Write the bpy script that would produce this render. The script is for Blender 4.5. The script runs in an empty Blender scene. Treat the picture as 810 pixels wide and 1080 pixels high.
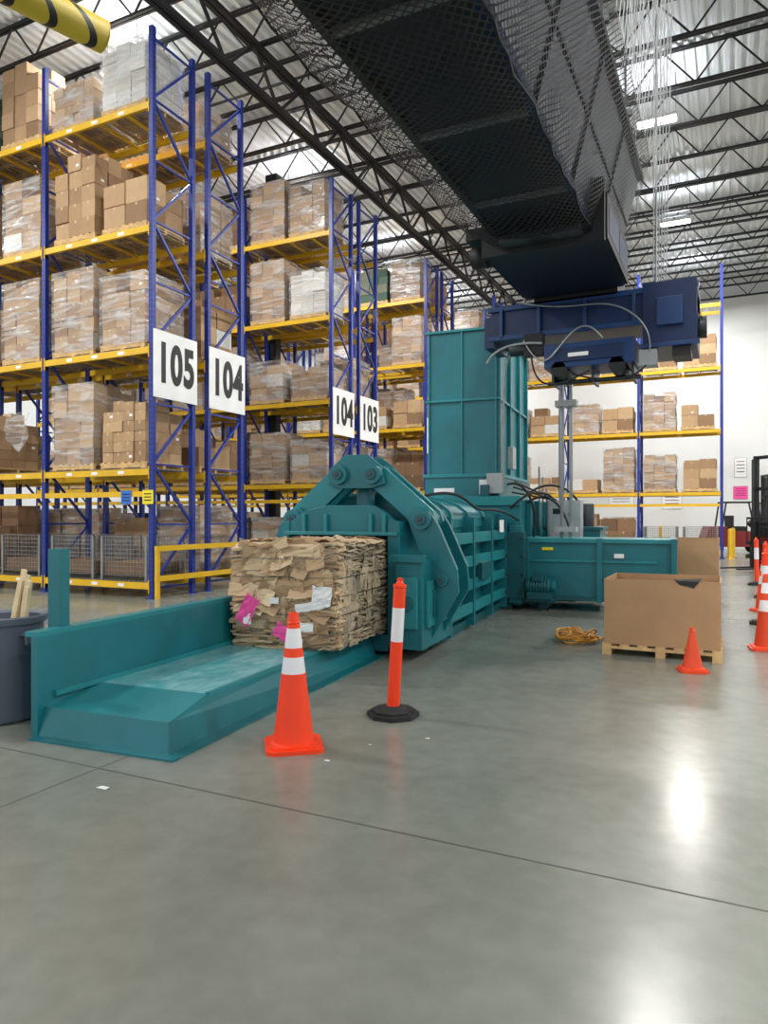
import bpy, bmesh, math, random
from mathutils import Vector, Matrix, Euler
R=random.Random(7)
S=bpy.context.scene
C=S.collection
def lin(c):
    c=c/255.0
    return c/12.92 if c<=0.04045 else ((c+0.055)/1.055)**2.4
def rgb(r,g,b): return (lin(r),lin(g),lin(b),1)

# ---------------- materials
def newmat(name):
    m=bpy.data.materials.new(name); m.use_nodes=True
    nt=m.node_tree; b=nt.nodes['Principled BSDF']
    return m,nt,b
def mat(name,col,rough=0.5,metal=0.0,var=0.12,scale=3.0,bump=0.0,bscale=40,spec=0.5,coord='Object'):
    m,nt,b=newmat(name)
    N=nt.nodes;L=nt.links
    c=rgb(*col)
    tc=N.new('ShaderNodeTexCoord')
    no=N.new('ShaderNodeTexNoise'); no.inputs['Scale'].default_value=scale; no.inputs['Detail'].default_value=6
    L.new(tc.outputs[coord],no.inputs['Vector'])
    r=N.new('ShaderNodeValToRGB')
    r.color_ramp.elements[0].position=0.3; r.color_ramp.elements[1].position=0.7
    r.color_ramp.elements[0].color=tuple(x*(1-var) for x in c[:3])+(1,)
    r.color_ramp.elements[1].color=tuple(min(1,x*(1+var)) for x in c[:3])+(1,)
    L.new(no.outputs['Fac'],r.inputs['Fac']); L.new(r.outputs['Color'],b.inputs['Base Color'])
    b.inputs['Roughness'].default_value=rough; b.inputs['Metallic'].default_value=metal
    b.inputs['Specular IOR Level'].default_value=spec
    if bump>0:
        n2=N.new('ShaderNodeTexNoise'); n2.inputs['Scale'].default_value=bscale; n2.inputs['Detail'].default_value=4
        L.new(tc.outputs[coord],n2.inputs['Vector'])
        bp=N.new('ShaderNodeBump'); bp.inputs['Strength'].default_value=bump; bp.inputs['Distance'].default_value=0.02
        L.new(n2.outputs['Fac'],bp.inputs['Height']); L.new(bp.outputs['Normal'],b.inputs['Normal'])
    return m
def island_mat(name,cols,rough=0.8,bump=0.15):
    m,nt,b=newmat(name); N=nt.nodes;L=nt.links
    g=N.new('ShaderNodeNewGeometry'); r=N.new('ShaderNodeValToRGB')
    r.color_ramp.interpolation='LINEAR'
    while len(r.color_ramp.elements)<len(cols): r.color_ramp.elements.new(0.5)
    for i,c in enumerate(cols):
        r.color_ramp.elements[i].position=i/(len(cols)-1); r.color_ramp.elements[i].color=rgb(*c)
    L.new(g.outputs['Random Per Island'],r.inputs['Fac'])
    tc=N.new('ShaderNodeTexCoord'); no=N.new('ShaderNodeTexNoise'); no.inputs['Scale'].default_value=9; no.inputs['Detail'].default_value=5
    L.new(tc.outputs['Object'],no.inputs['Vector'])
    mr=N.new('ShaderNodeMapRange'); mr.inputs['To Min'].default_value=0.84; mr.inputs['To Max'].default_value=1.1
    L.new(no.outputs['Fac'],mr.inputs['Value'])
    vm=N.new('ShaderNodeVectorMath'); vm.operation='SCALE'
    L.new(r.outputs['Color'],vm.inputs[0]); L.new(mr.outputs['Result'],vm.inputs['Scale'])
    L.new(vm.outputs['Vector'],b.inputs['Base Color'])
    b.inputs['Roughness'].default_value=rough
    if bump:
        bp=N.new('ShaderNodeBump'); bp.inputs['Strength'].default_value=bump; bp.inputs['Distance'].default_value=0.02
        L.new(no.outputs['Fac'],bp.inputs['Height']); L.new(bp.outputs['Normal'],b.inputs['Normal'])
    return m
def emis(name,col,st):
    m,nt,b=newmat(name); b.inputs['Base Color'].default_value=rgb(*col)
    b.inputs['Emission Color'].default_value=rgb(*col); b.inputs['Emission Strength'].default_value=st
    return m

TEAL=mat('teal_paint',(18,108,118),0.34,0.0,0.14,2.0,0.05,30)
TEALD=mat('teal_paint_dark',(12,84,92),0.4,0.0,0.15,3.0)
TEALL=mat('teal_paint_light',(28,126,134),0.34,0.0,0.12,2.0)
BLUE=mat('rack_blue',(24,48,138),0.4,0,0.1)
YEL=mat('rack_yellow',(222,176,26),0.45,0,0.08)
NAVY=mat('conveyor_navy',(12,38,80),0.38,0.1,0.15)
NAVYK=mat('conveyor_dark_navy',(18,23,38),0.45,0.2,0.15)
NAVYL=mat('conveyor_blue',(22,58,108),0.38,0.1,0.15)
BLACK=mat('black_steel',(26,27,30),0.5,0.2,0.15)
JOIST=mat('joist_primer',(30,30,32),0.6,0.1,0.2)
RUB=mat('black_rubber',(34,34,36),0.75,0,0.2,8,0.2)
STEEL=mat('galv_steel',(150,152,152),0.4,0.7,0.15,8)
DARKST=mat('dark_steel',(70,74,78),0.4,0.7,0.15,8)
GREY=mat('cabinet_grey',(160,164,166),0.45,0,0.06)
WHITE=mat('white_paint',(225,226,224),0.5,0,0.04)
PAPER=mat('white_paper',(236,236,236),0.7,0,0.05)
PINK=mat('pink_print',(240,80,160),0.6,0,0.15,14)
ORANGE=mat('cone_orange',(250,66,22),0.42,0,0.05)
ORANGE2=mat('cone_orange_aged',(226,74,34),0.5,0,0.08)
REFL=mat('reflective_white',(232,232,236),0.35,0,0.04)
TXT=mat('sign_black',(12,12,14),0.5,0,0.02)
WOOD=mat('pallet_wood',(200,166,116),0.8,0,0.25,7,0.2)
PINE=mat('pine_stick',(216,196,158),0.7,0,0.15,10)
TAPE=mat('carton_tape',(196,170,130),0.4,0,0.05)
CARD=island_mat('cardboard',[(142,112,82),(168,136,102),(194,162,124),(156,124,92),(184,150,112)])
CARD2=mat('gaylord_cardboard',(172,136,100),0.8,0,0.08,2.5,0.08,20)
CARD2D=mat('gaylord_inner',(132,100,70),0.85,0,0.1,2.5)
CARDD=island_mat('cardboard_dark',[(112,86,64),(140,108,80),(128,98,72)])
CARDW=island_mat('carton_white',[(205,205,200),(226,224,220),(190,184,172),(214,210,204)])
CARDG=island_mat('carton_green',[(58,82,70),(76,100,86),(120,120,104)])
BINM=mat('bin_plastic',(78,88,102),0.5,0,0.06)
RED=mat('forklift_red',(130,22,24),0.4,0,0.08)
YCORD=mat('cord_yellow',(214,150,30),0.5,0,0.05)
PLBLUE=mat('placard_blue',(40,110,200),0.5,0,0.02)
PLYEL=mat('placard_yellow',(236,214,40),0.5,0,0.02)
BALEC=island_mat('bale_cardboard',[(184,154,120),(206,178,142),(222,200,166),(172,140,106),(212,184,148),(152,122,92),(198,168,130)],0.85,0.3)
BALEG=island_mat('bale_edges',[(158,144,120),(184,168,142),(126,120,104),(196,180,152),(140,126,104)],0.85,0.3)

def wrapmat():
    m,nt,b=newmat('shrink_wrap'); N=nt.nodes;L=nt.links
    b.inputs['Base Color'].default_value=(0.72,0.73,0.75,1); b.inputs['Roughness'].default_value=0.16
    t=N.new('ShaderNodeBsdfTransparent'); mx=N.new('ShaderNodeMixShader')
    tc=N.new('ShaderNodeTexCoord'); mp=N.new('ShaderNodeMapping'); mp.inputs['Scale'].default_value=(1,1,5); mp.inputs['Rotation'].default_value=(.3,.4,0)
    no=N.new('ShaderNodeTexNoise'); no.inputs['Scale'].default_value=1.6; no.inputs['Detail'].default_value=3; no.inputs['Distortion'].default_value=0.9
    L.new(tc.outputs['Object'],mp.inputs['Vector']); L.new(mp.outputs['Vector'],no.inputs['Vector'])
    mr=N.new('ShaderNodeMapRange'); mr.inputs['From Min'].default_value=0.42; mr.inputs['From Max'].default_value=0.74
    mr.inputs['To Min'].default_value=0.1; mr.inputs['To Max'].default_value=0.6
    L.new(no.outputs['Fac'],mr.inputs['Value']); L.new(mr.outputs['Result'],mx.inputs[0])
    bp=N.new('ShaderNodeBump'); bp.inputs['Strength'].default_value=0.7; bp.inputs['Distance'].default_value=0.03
    L.new(no.outputs['Fac'],bp.inputs['Height']); L.new(bp.outputs['Normal'],b.inputs['Normal'])
    L.new(t.outputs[0],mx.inputs[1]); L.new(b.outputs[0],mx.inputs[2])
    L.new(mx.outputs[0],N['Material Output'].inputs['Surface'])
    return m
WRAP=wrapmat()

def netmat(name,line,scale,th=.14):
    m,nt,b=newmat(name); N=nt.nodes;L=nt.links
    tc=N.new('ShaderNodeTexCoord'); sp=N.new('ShaderNodeSeparateXYZ'); L.new(tc.outputs['Object'],sp.inputs[0])
    def M(op,a,bb=None):
        n=N.new('ShaderNodeMath'); n.operation=op
        for i,v in enumerate((a,bb)):
            if v is None: continue
            if isinstance(v,(int,float)): n.inputs[i].default_value=v
            else: L.new(v,n.inputs[i])
        return n.outputs[0]
    s=M('ADD',sp.outputs['X'],sp.outputs['Z'])
    a=M('FRACT',M('MULTIPLY',M('ADD',s,sp.outputs['Y']),scale))
    c=M('FRACT',M('MULTIPLY',M('SUBTRACT',s,sp.outputs['Y']),scale))
    l=M('MAXIMUM',M('LESS_THAN',a,th),M('LESS_THAN',c,th))
    b.inputs['Roughness'].default_value=0.6
    b.inputs['Base Color'].default_value=rgb(*line)
    t=N.new('ShaderNodeBsdfTransparent'); mx=N.new('ShaderNodeMixShader')
    L.new(l,mx.inputs[0]); L.new(t.outputs[0],mx.inputs[1]); L.new(b.outputs[0],mx.inputs[2])
    L.new(mx.outputs[0],N['Material Output'].inputs['Surface'])
    return m
PANEL=mat('conveyor_panel',(32,40,60),0.42,0.15,0.15,1.5)
PANELB=mat('conveyor_underside',(36,39,50),0.5,0.2,0.2,1.5)
NETA=netmat('black_netting',(12,12,14),11,.24)

def floormat():
    m,nt,b=newmat('polished_concrete'); N=nt.nodes;L=nt.links
    tc=N.new('ShaderNodeTexCoord')
    n1=N.new('ShaderNodeTexNoise'); n1.inputs['Scale'].default_value=0.55; n1.inputs['Detail'].default_value=9; n1.inputs['Roughness'].default_value=0.6; n1.inputs['Distortion'].default_value=0.4
    n2=N.new('ShaderNodeTexNoise'); n2.inputs['Scale'].default_value=7; n2.inputs['Detail'].default_value=8
    for n in (n1,n2): L.new(tc.outputs['Object'],n.inputs['Vector'])
    r=N.new('ShaderNodeValToRGB'); e=r.color_ramp.elements
    e[0].position=0.32; e[0].color=rgb(118,121,113); e[1].position=0.68; e[1].color=rgb(140,143,134)
    L.new(n1.outputs['Fac'],r.inputs['Fac'])
    r2=N.new('ShaderNodeValToRGB'); e=r2.color_ramp.elements
    e[0].position=0.35; e[0].color=(0.88,0.88,0.87,1); e[1].position=0.65; e[1].color=(1,1,1,1)
    L.new(n2.outputs['Fac'],r2.inputs['Fac'])
    mx=N.new('ShaderNodeMix'); mx.data_type='RGBA'; mx.blend_type='MULTIPLY'; mx.inputs['Factor'].default_value=1
    L.new(r.outputs['Color'],mx.inputs['A']); L.new(r2.outputs['Color'],mx.inputs['B'])
    L.new(mx.outputs['Result'],b.inputs['Base Color'])
    mr=N.new('ShaderNodeMapRange'); mr.inputs['From Min'].default_value=.3; mr.inputs['From Max'].default_value=.7; mr.inputs['To Min'].default_value=0.18; mr.inputs['To Max'].default_value=0.26
    L.new(n1.outputs['Fac'],mr.inputs['Value']); L.new(mr.outputs['Result'],b.inputs['Roughness'])
    b.inputs['Specular IOR Level'].default_value=.45
    bp=N.new('ShaderNodeBump'); bp.inputs['Strength'].default_value=0.03; bp.inputs['Distance'].default_value=0.02
    L.new(n2.outputs['Fac'],bp.inputs['Height']); L.new(bp.outputs['Normal'],b.inputs['Normal'])
    return m
FLOOR=floormat()
JOINT=mat('joint_filler',(78,79,75),0.7,0,0.1)
WALL=mat('painted_wall',(222,224,224),0.7,0,0.03,0.5)
DECK=mat('roof_deck',(220,223,224),0.5,0.0,0.06,0.6)
def traytop():
    m,nt,b=newmat('worn_tray_steel'); N=nt.nodes;L=nt.links
    tc=N.new('ShaderNodeTexCoord'); mp=N.new('ShaderNodeMapping'); mp.inputs['Scale'].default_value=(3.5,1.6,1)
    n=N.new('ShaderNodeTexNoise'); n.inputs['Scale'].default_value=3; n.inputs['Detail'].default_value=9; n.inputs['Roughness'].default_value=0.7
    L.new(tc.outputs['Object'],mp.inputs['Vector']); L.new(mp.outputs['Vector'],n.inputs['Vector'])
    r=N.new('ShaderNodeValToRGB'); e=r.color_ramp.elements
    e[0].position=0.4; e[0].color=rgb(72,160,168); e[1].position=0.72; e[1].color=rgb(164,204,206)
    L.new(n.outputs['Fac'],r.inputs['Fac']); L.new(r.outputs['Color'],b.inputs['Base Color'])
    b.inputs['Roughness'].default_value=0.28; b.inputs['Metallic'].default_value=0.0
    return m
TRAYTOP=traytop()
def hazard():
    m,nt,b=newmat('hazard_stripes'); N=nt.nodes;L=nt.links
    tc=N.new('ShaderNodeTexCoord'); sp=N.new('ShaderNodeSeparateXYZ'); L.new(tc.outputs['Object'],sp.inputs[0])
    a=N.new('ShaderNodeMath'); a.operation='ADD'; L.new(sp.outputs['Y'],a.inputs[0]); L.new(sp.outputs['Z'],a.inputs[1])
    mu=N.new('ShaderNodeMath'); mu.operation='MULTIPLY'; mu.inputs[1].default_value=3.2; L.new(a.outputs[0],mu.inputs[0])
    fr=N.new('ShaderNodeMath'); fr.operation='FRACT'; L.new(mu.outputs[0],fr.inputs[0])
    lt=N.new('ShaderNodeMath'); lt.operation='LESS_THAN'; lt.inputs[1].default_value=0.2; L.new(fr.outputs[0],lt.inputs[0])
    mx=N.new('ShaderNodeMix'); mx.data_type='RGBA'; mx.inputs['A'].default_value=rgb(212,188,50); mx.inputs['B'].default_value=rgb(20,20,20)
    L.new(lt.outputs[0],mx.inputs['Factor']); L.new(mx.outputs['Result'],b.inputs['Base Color'])
    b.inputs['Roughness'].default_value=0.5
    return m
HAZ=hazard()

# ---------------- mesh builder
class MB:
    def __init__(s): s.v=[];s.f=[];s.m=[];s.sm=[];s.mats=[]
    def mi(s,mt):
        if mt not in s.mats: s.mats.append(mt)
        return s.mats.index(mt)
    def raw(s,vs,fs,mt,smooth=False,M=None):
        o=len(s.v)
        for p in vs:
            p=Vector(p)
            if M is not None: p=M@p
            s.v.append(tuple(p))
        k=s.mi(mt)
        for i,f in enumerate(fs):
            s.f.append([o+j for j in f]); s.m.append(k)
            s.sm.append(smooth if isinstance(smooth,bool) else smooth[i])
    def box(s,x0,x1,y0,y1,z0,z1,mt,M=None):
        vs=[(x0,y0,z0),(x1,y0,z0),(x1,y1,z0),(x0,y1,z0),(x0,y0,z1),(x1,y0,z1),(x1,y1,z1),(x0,y1,z1)]
        s.raw(vs,[(0,3,2,1),(4,5,6,7),(0,1,5,4),(1,2,6,5),(2,3,7,6),(3,0,4,7)],mt,False,M)
    def prism(s,poly,ax,a0,a1,mt,M=None):
        n=len(poly); vs=[]
        for a in (a0,a1):
            for p,q in poly:
                vs.append({'x':(a,p,q),'y':(p,a,q),'z':(p,q,a)}[ax])
        fs=[list(range(n)),list(range(2*n-1,n-1,-1))]+[(i,i+n,(i+1)%n+n,(i+1)%n) for i in range(n)]
        s.raw(vs,fs,mt,False,M)
    def beam(s,p0,p1,w,h,mt,up=(0,0,1)):
        p0=Vector(p0);p1=Vector(p1);d=p1-p0;L=d.length
        if L<1e-6:return
        d/=L; up=Vector(up)
        if abs(d.dot(up))>0.98: up=Vector((0,1,0)) if abs(d.y)<0.9 else Vector((1,0,0))
        x=d.cross(up).normalized(); z=x.cross(d)
        M=Matrix((( x.x,d.x,z.x,p0.x),(x.y,d.y,z.y,p0.y),(x.z,d.z,z.z,p0.z),(0,0,0,1)))
        s.box(-w/2,w/2,0,L,-h/2,h/2,mt,M)
    def cyl(s,p0,p1,r0,mt,r1=None,n=20,caps=True):
        if r1 is None:r1=r0
        p0=Vector(p0);p1=Vector(p1);d=(p1-p0).normalized()
        up=Vector((0,0,1)) if abs(d.z)<0.95 else Vector((1,0,0))
        x=d.cross(up).normalized(); y=d.cross(x)
        vs=[]
        for p,r in ((p0,r0),(p1,r1)):
            for i in range(n):
                a=2*math.pi*i/n; vs.append(p+x*math.cos(a)*r+y*math.sin(a)*r)
        fs=[(i,(i+1)%n,(i+1)%n+n,i+n) for i in range(n)]; sm=[n>6]*n
        if caps:
            fs+= [list(range(n-1,-1,-1)),list(range(n,2*n))]; sm+=[False,False]
        s.raw(vs,fs,mt,sm)
    def lathe(s,prof,cx,cy,mt,n=32,M=None):
        for i in range(len(prof)-1):
            a=prof[i];b=prof[i+1]; mm=a[2] if len(a)>2 else mt
            vs=[]
            for q in (a,b):
                for k in range(n):
                    t=2*math.pi*k/n; vs.append((cx+q[0]*math.cos(t),cy+q[0]*math.sin(t),q[1]))
            s.raw(vs,[(k,(k+1)%n,(k+1)%n+n,k+n) for k in range(n)],mm,True,M)
    def build(s,name,parent=None,loc=(0,0,0),rotz=0,bevel=0,recalc=True):
        me=bpy.data.meshes.new(name); me.from_pydata(s.v,[],s.f)
        for m in s.mats: me.materials.append(m)
        me.polygons.foreach_set('material_index',s.m); me.polygons.foreach_set('use_smooth',s.sm)
        me.update()
        if recalc:
            bm=bmesh.new(); bm.from_mesh(me); bmesh.ops.recalc_face_normals(bm,faces=bm.faces); bm.to_mesh(me); bm.free()
        ob=bpy.data.objects.new(name,me); C.objects.link(ob)
        ob.location=loc; ob.rotation_euler=(0,0,rotz)
        if parent: ob.parent=parent
        if bevel:
            bv=ob.modifiers.new('bevel','BEVEL'); bv.width=bevel; bv.segments=2; bv.limit_method='ANGLE'
        return ob
def empty(name,loc=(0,0,0),rotz=0):
    e=bpy.data.objects.new(name,None); C.objects.link(e); e.location=loc; e.rotation_euler=(0,0,rotz); return e

# ---------------- camera
TH=math.radians(25.95)
cam=bpy.data.cameras.new('camera'); co=bpy.data.objects.new('camera',cam); C.objects.link(co)
co.location=(0,0,1.55); co.rotation_euler=(math.pi/2,0,TH)
cam.sensor_fit='AUTO'; cam.sensor_width=36; cam.lens=25; cam.shift_y=5/1080; cam.clip_end=200
S.camera=co

# ---------------- room shell
X0,X1,Y0,Y1,ZC=-30,16,-10,38,13.0
b=MB(); b.box(X0,X1,Y0,Y1,-0.2,0,FLOOR)
b.build('floor')
b=MB()
for y in (3.17-12,3.17-6,3.17,9.17,15.17,21.17,27.17,33.17): b.box(X0,X1,y-.005,y+.005,-0.01,0.0012,JOINT)
for x in (-27.5,-21.5,-15.5,-9.5,-3.5,2.5,8.5,14.5): b.box(x-.004,x+.004,Y0,Y1,-0.01,0.0010,JOINT)
b.build('floor_joints')
b=MB(); b.box(X0,X1,Y1,Y1+.25,0,ZC,WALL); b.build('wall_back')
b=MB(); b.box(X0-.25,X0,Y0,Y1,0,ZC,WALL); b.build('wall_left')
b=MB(); b.box(X1,X1+.25,Y0,Y1,0,ZC,WALL); b.build('wall_right')
b=MB(); vs=[];fs=[]
x=X0; prof=[(0,0),(0.09,0),(0.13,0.075),(0.22,0.075),(0.26,0)]
pts=[]
while x<X1:
    for dx,dz in prof[:-1]: pts.append((x+dx,ZC+dz))
    x+=0.26
for p in pts: vs+= [(p[0],Y0,p[1]),(p[0],Y1,p[1])]
for k in range(len(pts)-1): fs.append((2*k,2*k+1,2*k+3,2*k+2))
b.raw(vs,fs,DECK); b.build('ceiling',recalc=False)

jm=MB(); zt=ZC-0.04; zb=ZC-1.0
for dy in (-.04,.04):
    jm.box(X0,X1,dy-.025,dy+.025,zt-.06,zt,JOIST); jm.box(X0,X1,dy-.025,dy+.025,zb,zb+.06,JOIST)
x=X0; k=0
while x<X1-0.7:
    jm.beam((x,0,zt if k%2==0 else zb+.03),(x+.75,0,zb+.03 if k%2==0 else zt),.035,.035,JOIST); x+=.75;k+=1
first=None; y=-6.0
while y<Y1-.3:
    if first is None: first=jm.build('open_web_joist',loc=(0,y,0))
    else:
        o=bpy.data.objects.new('open_web_joist',first.data); C.objects.link(o); o.location=(0,y,0)
    y+=1.9
for gx in (-9.4,4.2):
    g=MB(); z1=ZC-1.02; z0=z1-1.1
    for dx in (-.07,.07):
        g.box(gx+dx-.05,gx+dx+.05,Y0,Y1-.02,z1-.12,z1-.02,JOIST); g.box(gx+dx-.05,gx+dx+.05,Y0,Y1-.02,z0,z0+.11,JOIST)
    y=Y0
    while y<Y1-1.9:
        g.beam((gx,y,z1-.06),(gx,y+.95,z0+.06),.06,.06,JOIST); g.beam((gx,y+.95,z0+.06),(gx,y+1.9,z1-.06),.06,.06,JOIST)
        y+=1.9
    g.build('girder_truss')
for i,yy in enumerate((8.3,14.4,20.6,26.8,33)):
    g=MB(); g.cyl((X0+.1,yy,12.05),(X1-.1,yy,12.05),.035,DARKST,n=8)
    for xx in range(-27,15,3):
        g.cyl((xx,yy,12.05),(xx,yy,11.93),.02,DARKST,n=6); g.cyl((xx,yy,12.08),(xx,yy,12.9),.008,DARKST,n=4)
    g.build('sprinkler_pipe')
for cx,cy in ((-12.6,18.2),(-12.6,31.5),(4.2,31.5)):
    g=MB(); g.box(cx-.13,cx+.13,cy-.13,cy+.13,0,10.85,BLACK); g.box(cx-.16,cx+.16,cy-.16,cy+.16,0,.03,BLACK); g.box(cx-.2,cx+.2,cy-.2,cy+.2,10.85,12.0,BLACK)
    g.build('steel_column')

LENS=emis('led_lens',(255,252,244),12)
FILLGLOW=emis('ceiling_fill_glow',(240,246,255),110)  # added glow on the fixture tops, only to brighten the roof deck
fx=MB(); fx.box(-.5,.5,-.2,.2,0,.07,WHITE); fx.box(-.46,.46,-.17,.17,-.012,0,LENS); fx.box(-.4,.4,-.1,.1,.071,.074,FILLGLOW)
for sx in (-.46,.46): fx.cyl((sx,0,.07),(sx,0,1.15),.008,DARKST,n=6)
fmesh=None
for lx in (-23,-12.5,-1.7,9):
    for ly in (-4,4.5,12,19.5,26.5,34):
        if fmesh is None: o=fx.build('high_bay_light',loc=(lx,ly,11.7)); fmesh=o.data
        else:
            o=bpy.data.objects.new('high_bay_light',fmesh); C.objects.link(o); o.location=(lx,ly,11.7)
        l=bpy.data.lights.new('lamp','AREA'); l.shape='RECTANGLE'; l.size=.92; l.size_y=.34; l.energy=640; l.color=(1,.98,.945)
        lo=bpy.data.objects.new('lamp',l); C.objects.link(lo); lo.parent=o; lo.location=(0,0,-.03)

# ---------------- pallet loads
def load(seed,kind):
    r=random.Random(seed); b=MB(); W,D=1.16,1.06
    for i in range(7):
        x=-W/2+i*(W-.1)/6; b.box(x,x+.1,-D/2,D/2,.11,.13,WOOD)
    for yy in (-D/2,-.03,D/2-.06): b.box(-W/2,W/2,yy,yy+.06,.02,.11,WOOD)
    for xx in (-W/2,-.05,W/2-.1): b.box(xx,xx+.1,-D/2,D/2,0,.02,WOOD)
    z=.13
    cfg={'tall':(3,3,(4,5),.33),'mid':(2,2,(3,4),.36),'low':(2,2,(1,2),.42),'small':(4,3,(4,6),.2),'white':(3,3,(4,5),.3),'wrap':(3,3,(3,5),.32),'green':(3,2,(4,5),.3),'dark':(2,2,(3,3),.45),'flat':(3,2,(2,2),.28)}[kind]
    nx,ny,nzr,h=cfg; nz=r.randint(*nzr); mt={'white':CARDW,'green':CARDG,'dark':CARDD}.get(kind,CARD)
    w=(W-.04)/nx; d=(D-.04)/ny
    for k in range(nz):
        for i in range(nx):
            for j in range(ny):
                if k==nz-1 and kind not in('wrap','white','green') and r.random()<.35: continue
                if k==nz-1 and kind=='low' and r.random()<.3: continue
                jx=r.uniform(-.012,.012);jy=r.uniform(-.02,.02)
                x=-W/2+.02+i*w+jx;y=-D/2+.02+j*d+jy
                hh=h-.004
                if k==nz-1 and nz>1: hh*=r.choice((1,1,.7,.85,1.1))
                mm=mt
                if kind in('low','flat','mid') and r.random()<.12: mm=CARDW
                b.box(x+.004,x+w-.004,y+.004,y+d-.004,z+k*h,z+k*h+hh,mm)
                if mm is CARD or mm is CARDD:
                    cx=x+w/2
                    if j==0:
                        b.box(cx-.022,cx+.022,y+.0025,y+.006,z+k*h+hh-.06,z+k*h+hh,TAPE)
                        if r.random()<.12: b.box(x+w*.62,x+w*.62+.08,y+.002,y+.006,z+k*h+.08,z+k*h+.13,PAPER)
                    if i==nx-1 and r.random()<.12: b.box(x+w-.006,x+w-.002,y+d*.5,y+d*.5+.08,z+k*h+.08,z+k*h+.13,PAPER)
    top=z+nz*h
    if kind in('white','wrap') or (kind in('tall','small','mid','dark') and r.random()<.6):
        b.box(-W/2-.012,W/2+.012,-D/2-.012,D/2+.012,.09,top+.02,WRAP)
    return b,top*1.03
kinds=['tall','mid','low','small','wrap','wrap','tall','mid','dark','flat','wrap','small','low','green','white','mid','tall','mid','dark','low','wrap','mid']
LM=[]
for i,k in enumerate(kinds):
    b,top=load(100+i,k); LM.append((b,top,k))
lmesh={}
def place_load(i,x,y,z,rz):
    b,top,k=LM[i]
    if i not in lmesh:
        o=b.build('pallet_of_cartons',loc=(x,y,z),rotz=rz); lmesh[i]=o.data
    else:
        o=bpy.data.objects.new('pallet_of_cartons',lmesh[i]); C.objects.link(o); o.location=(x,y,z); o.rotation_euler=(0,0,rz)
    return o

# ---------------- racks
LV=[2.48,4.78,7.08,9.4]
def rack(y0,xs,levels=LV,depth=1.2,top=10.8,low=True,floor_lvl=True,holes=False):
    b=MB(); ya=y0+.05; yb=y0+depth-.05
    for x in xs:
        for y in (ya,yb):
            b.box(x-.05,x+.05,y-.045,y+.045,0.012,top,BLUE); b.box(x-.09,x+.09,y-.08,y+.08,0,.012,BLUE)
        if holes:
            z=.1
            while z<top-.05:
                for dx in (-.022,.022): b.box(x+dx-.008,x+dx+.008,ya-.0462,ya-.045,z,z+.035,TXT)
                if x==xs[0]:
                    for y in (ya,yb): b.box(x+.05,x+.0512,y-.01,y+.01,z,z+.035,TXT)
                z+=.1
        z=.25;k=0
        b.beam((x,ya,.2),(x,yb,.2),.04,.04,BLUE)
        while z+1.15<top:
            p,q=(ya,yb) if k%2==0 else (yb,ya)
            b.beam((x,p,z),(x,q,z+1.15),.045,.045,BLUE)
            b.beam((x,ya,z+1.15),(x,yb,z+1.15),.035,.035,BLUE)
            z+=1.15;k+=1
    lv=list(levels)
    if floor_lvl: lv=[.32]+lv
    for i in range(len(xs)-1):
        xl,xr=min(xs[i],xs[i+1])+.05,max(xs[i],xs[i+1])-.05
        for z in lv:
            for y in (y0+.0,y0+depth-.06):
                b.box(xl,xr,y,y+.06,z-.14,z-.02,YEL)
                b.box(xl-.02,xl,y-.012,y+.06,z-.22,z+.03,YEL); b.box(xr,xr+.02,y-.012,y+.06,z-.22,z+.03,YEL)
            if holes and y0<12:
                for t in (.25,.5,.75): b.box(xl+(xr-xl)*t-.08,xl+(xr-xl)*t+.08,y0-.002,y0,z-.11,z-.05,PAPER)
            for t in range(1,4):
                xx=xl+(xr-xl)*t/4; b.box(xx-.03,xx+.03,y0+.06,y0+depth-.06,z-.07,z-.03,YEL)
            n=int((xr-xl)/.12)
            for t in range(n+1):
                xx=xl+(xr-xl)*t/n; b.box(xx-.004,xx+.004,y0,y0+depth,z-.012,z-.004,STEEL)
            for t in range(9):
                yy=y0+.05+t*(depth-.1)/8; b.box(xl,xr,yy-.004,yy+.004,z-.008,z,STEEL)
        if low:
            b.box(xl,xr,y0,y0+.05,1.93,2.03,YEL)
    return b.build('pallet_rack')
def fill(y0,xs,levels,depth=1.2,skip=0.06,seed=1,tallmax=1.95,mix=None,tallmin=0):
    r=random.Random(seed)
    for i in range(len(xs)-1):
        xl,xr=min(xs[i],xs[i+1]),max(xs[i],xs[i+1]); bay=xr-xl
        for z in levels:
            for s in (0,1):
                if r.random()<skip: continue
                while True:
                    k=r.randrange(len(LM))
                    if mix and LM[k][2] not in mix and r.random()<.7: continue
                    if LM[k][1]<tallmax and (LM[k][1]>tallmin or r.random()<.3): break
                x=xl+bay*(.27 if s==0 else .73)+r.uniform(-.05,.05)
                place_load(k,x,y0+depth/2+r.uniform(-.03,.03),z,0 if r.random()<.7 else math.pi)
XE=-9.8; BW=2.92
def xs(n): return [XE-BW*i for i in range(n+1)]
D=1.2; G=.38
pair=[(10.1,3),(16.8,4),(23.5,4),(30.3,3)]
for pi,(y,n) in enumerate(pair):
    rack(y,xs(n),holes=(pi==0)); rack(y+D+G,xs(n),low=False,holes=(pi==0))
    fill(y,xs(n),LV,seed=14+pi,tallmin=1.1); fill(y+D+G,xs(n),LV,seed=31+pi,skip=.1,tallmin=1.1)
    if pi>0:
        fill(y,xs(n),[.32],seed=51+pi,tallmax=1.5)
    fill(y+D+G,xs(n),[.32],seed=61+pi,tallmax=1.5,skip=.2)
    g=MB()
    for z in (.38,.95):
        g.box(XE+.1,XE+.16,y,y+2*D+G,z-.05,z+.05,YEL)
    for yy in (y+.04,y+2*D+G-.04): g.box(XE+.1,XE+.17,yy-.035,yy+.035,0,1.0,YEL)
    g.build('rack_end_guard')
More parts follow.
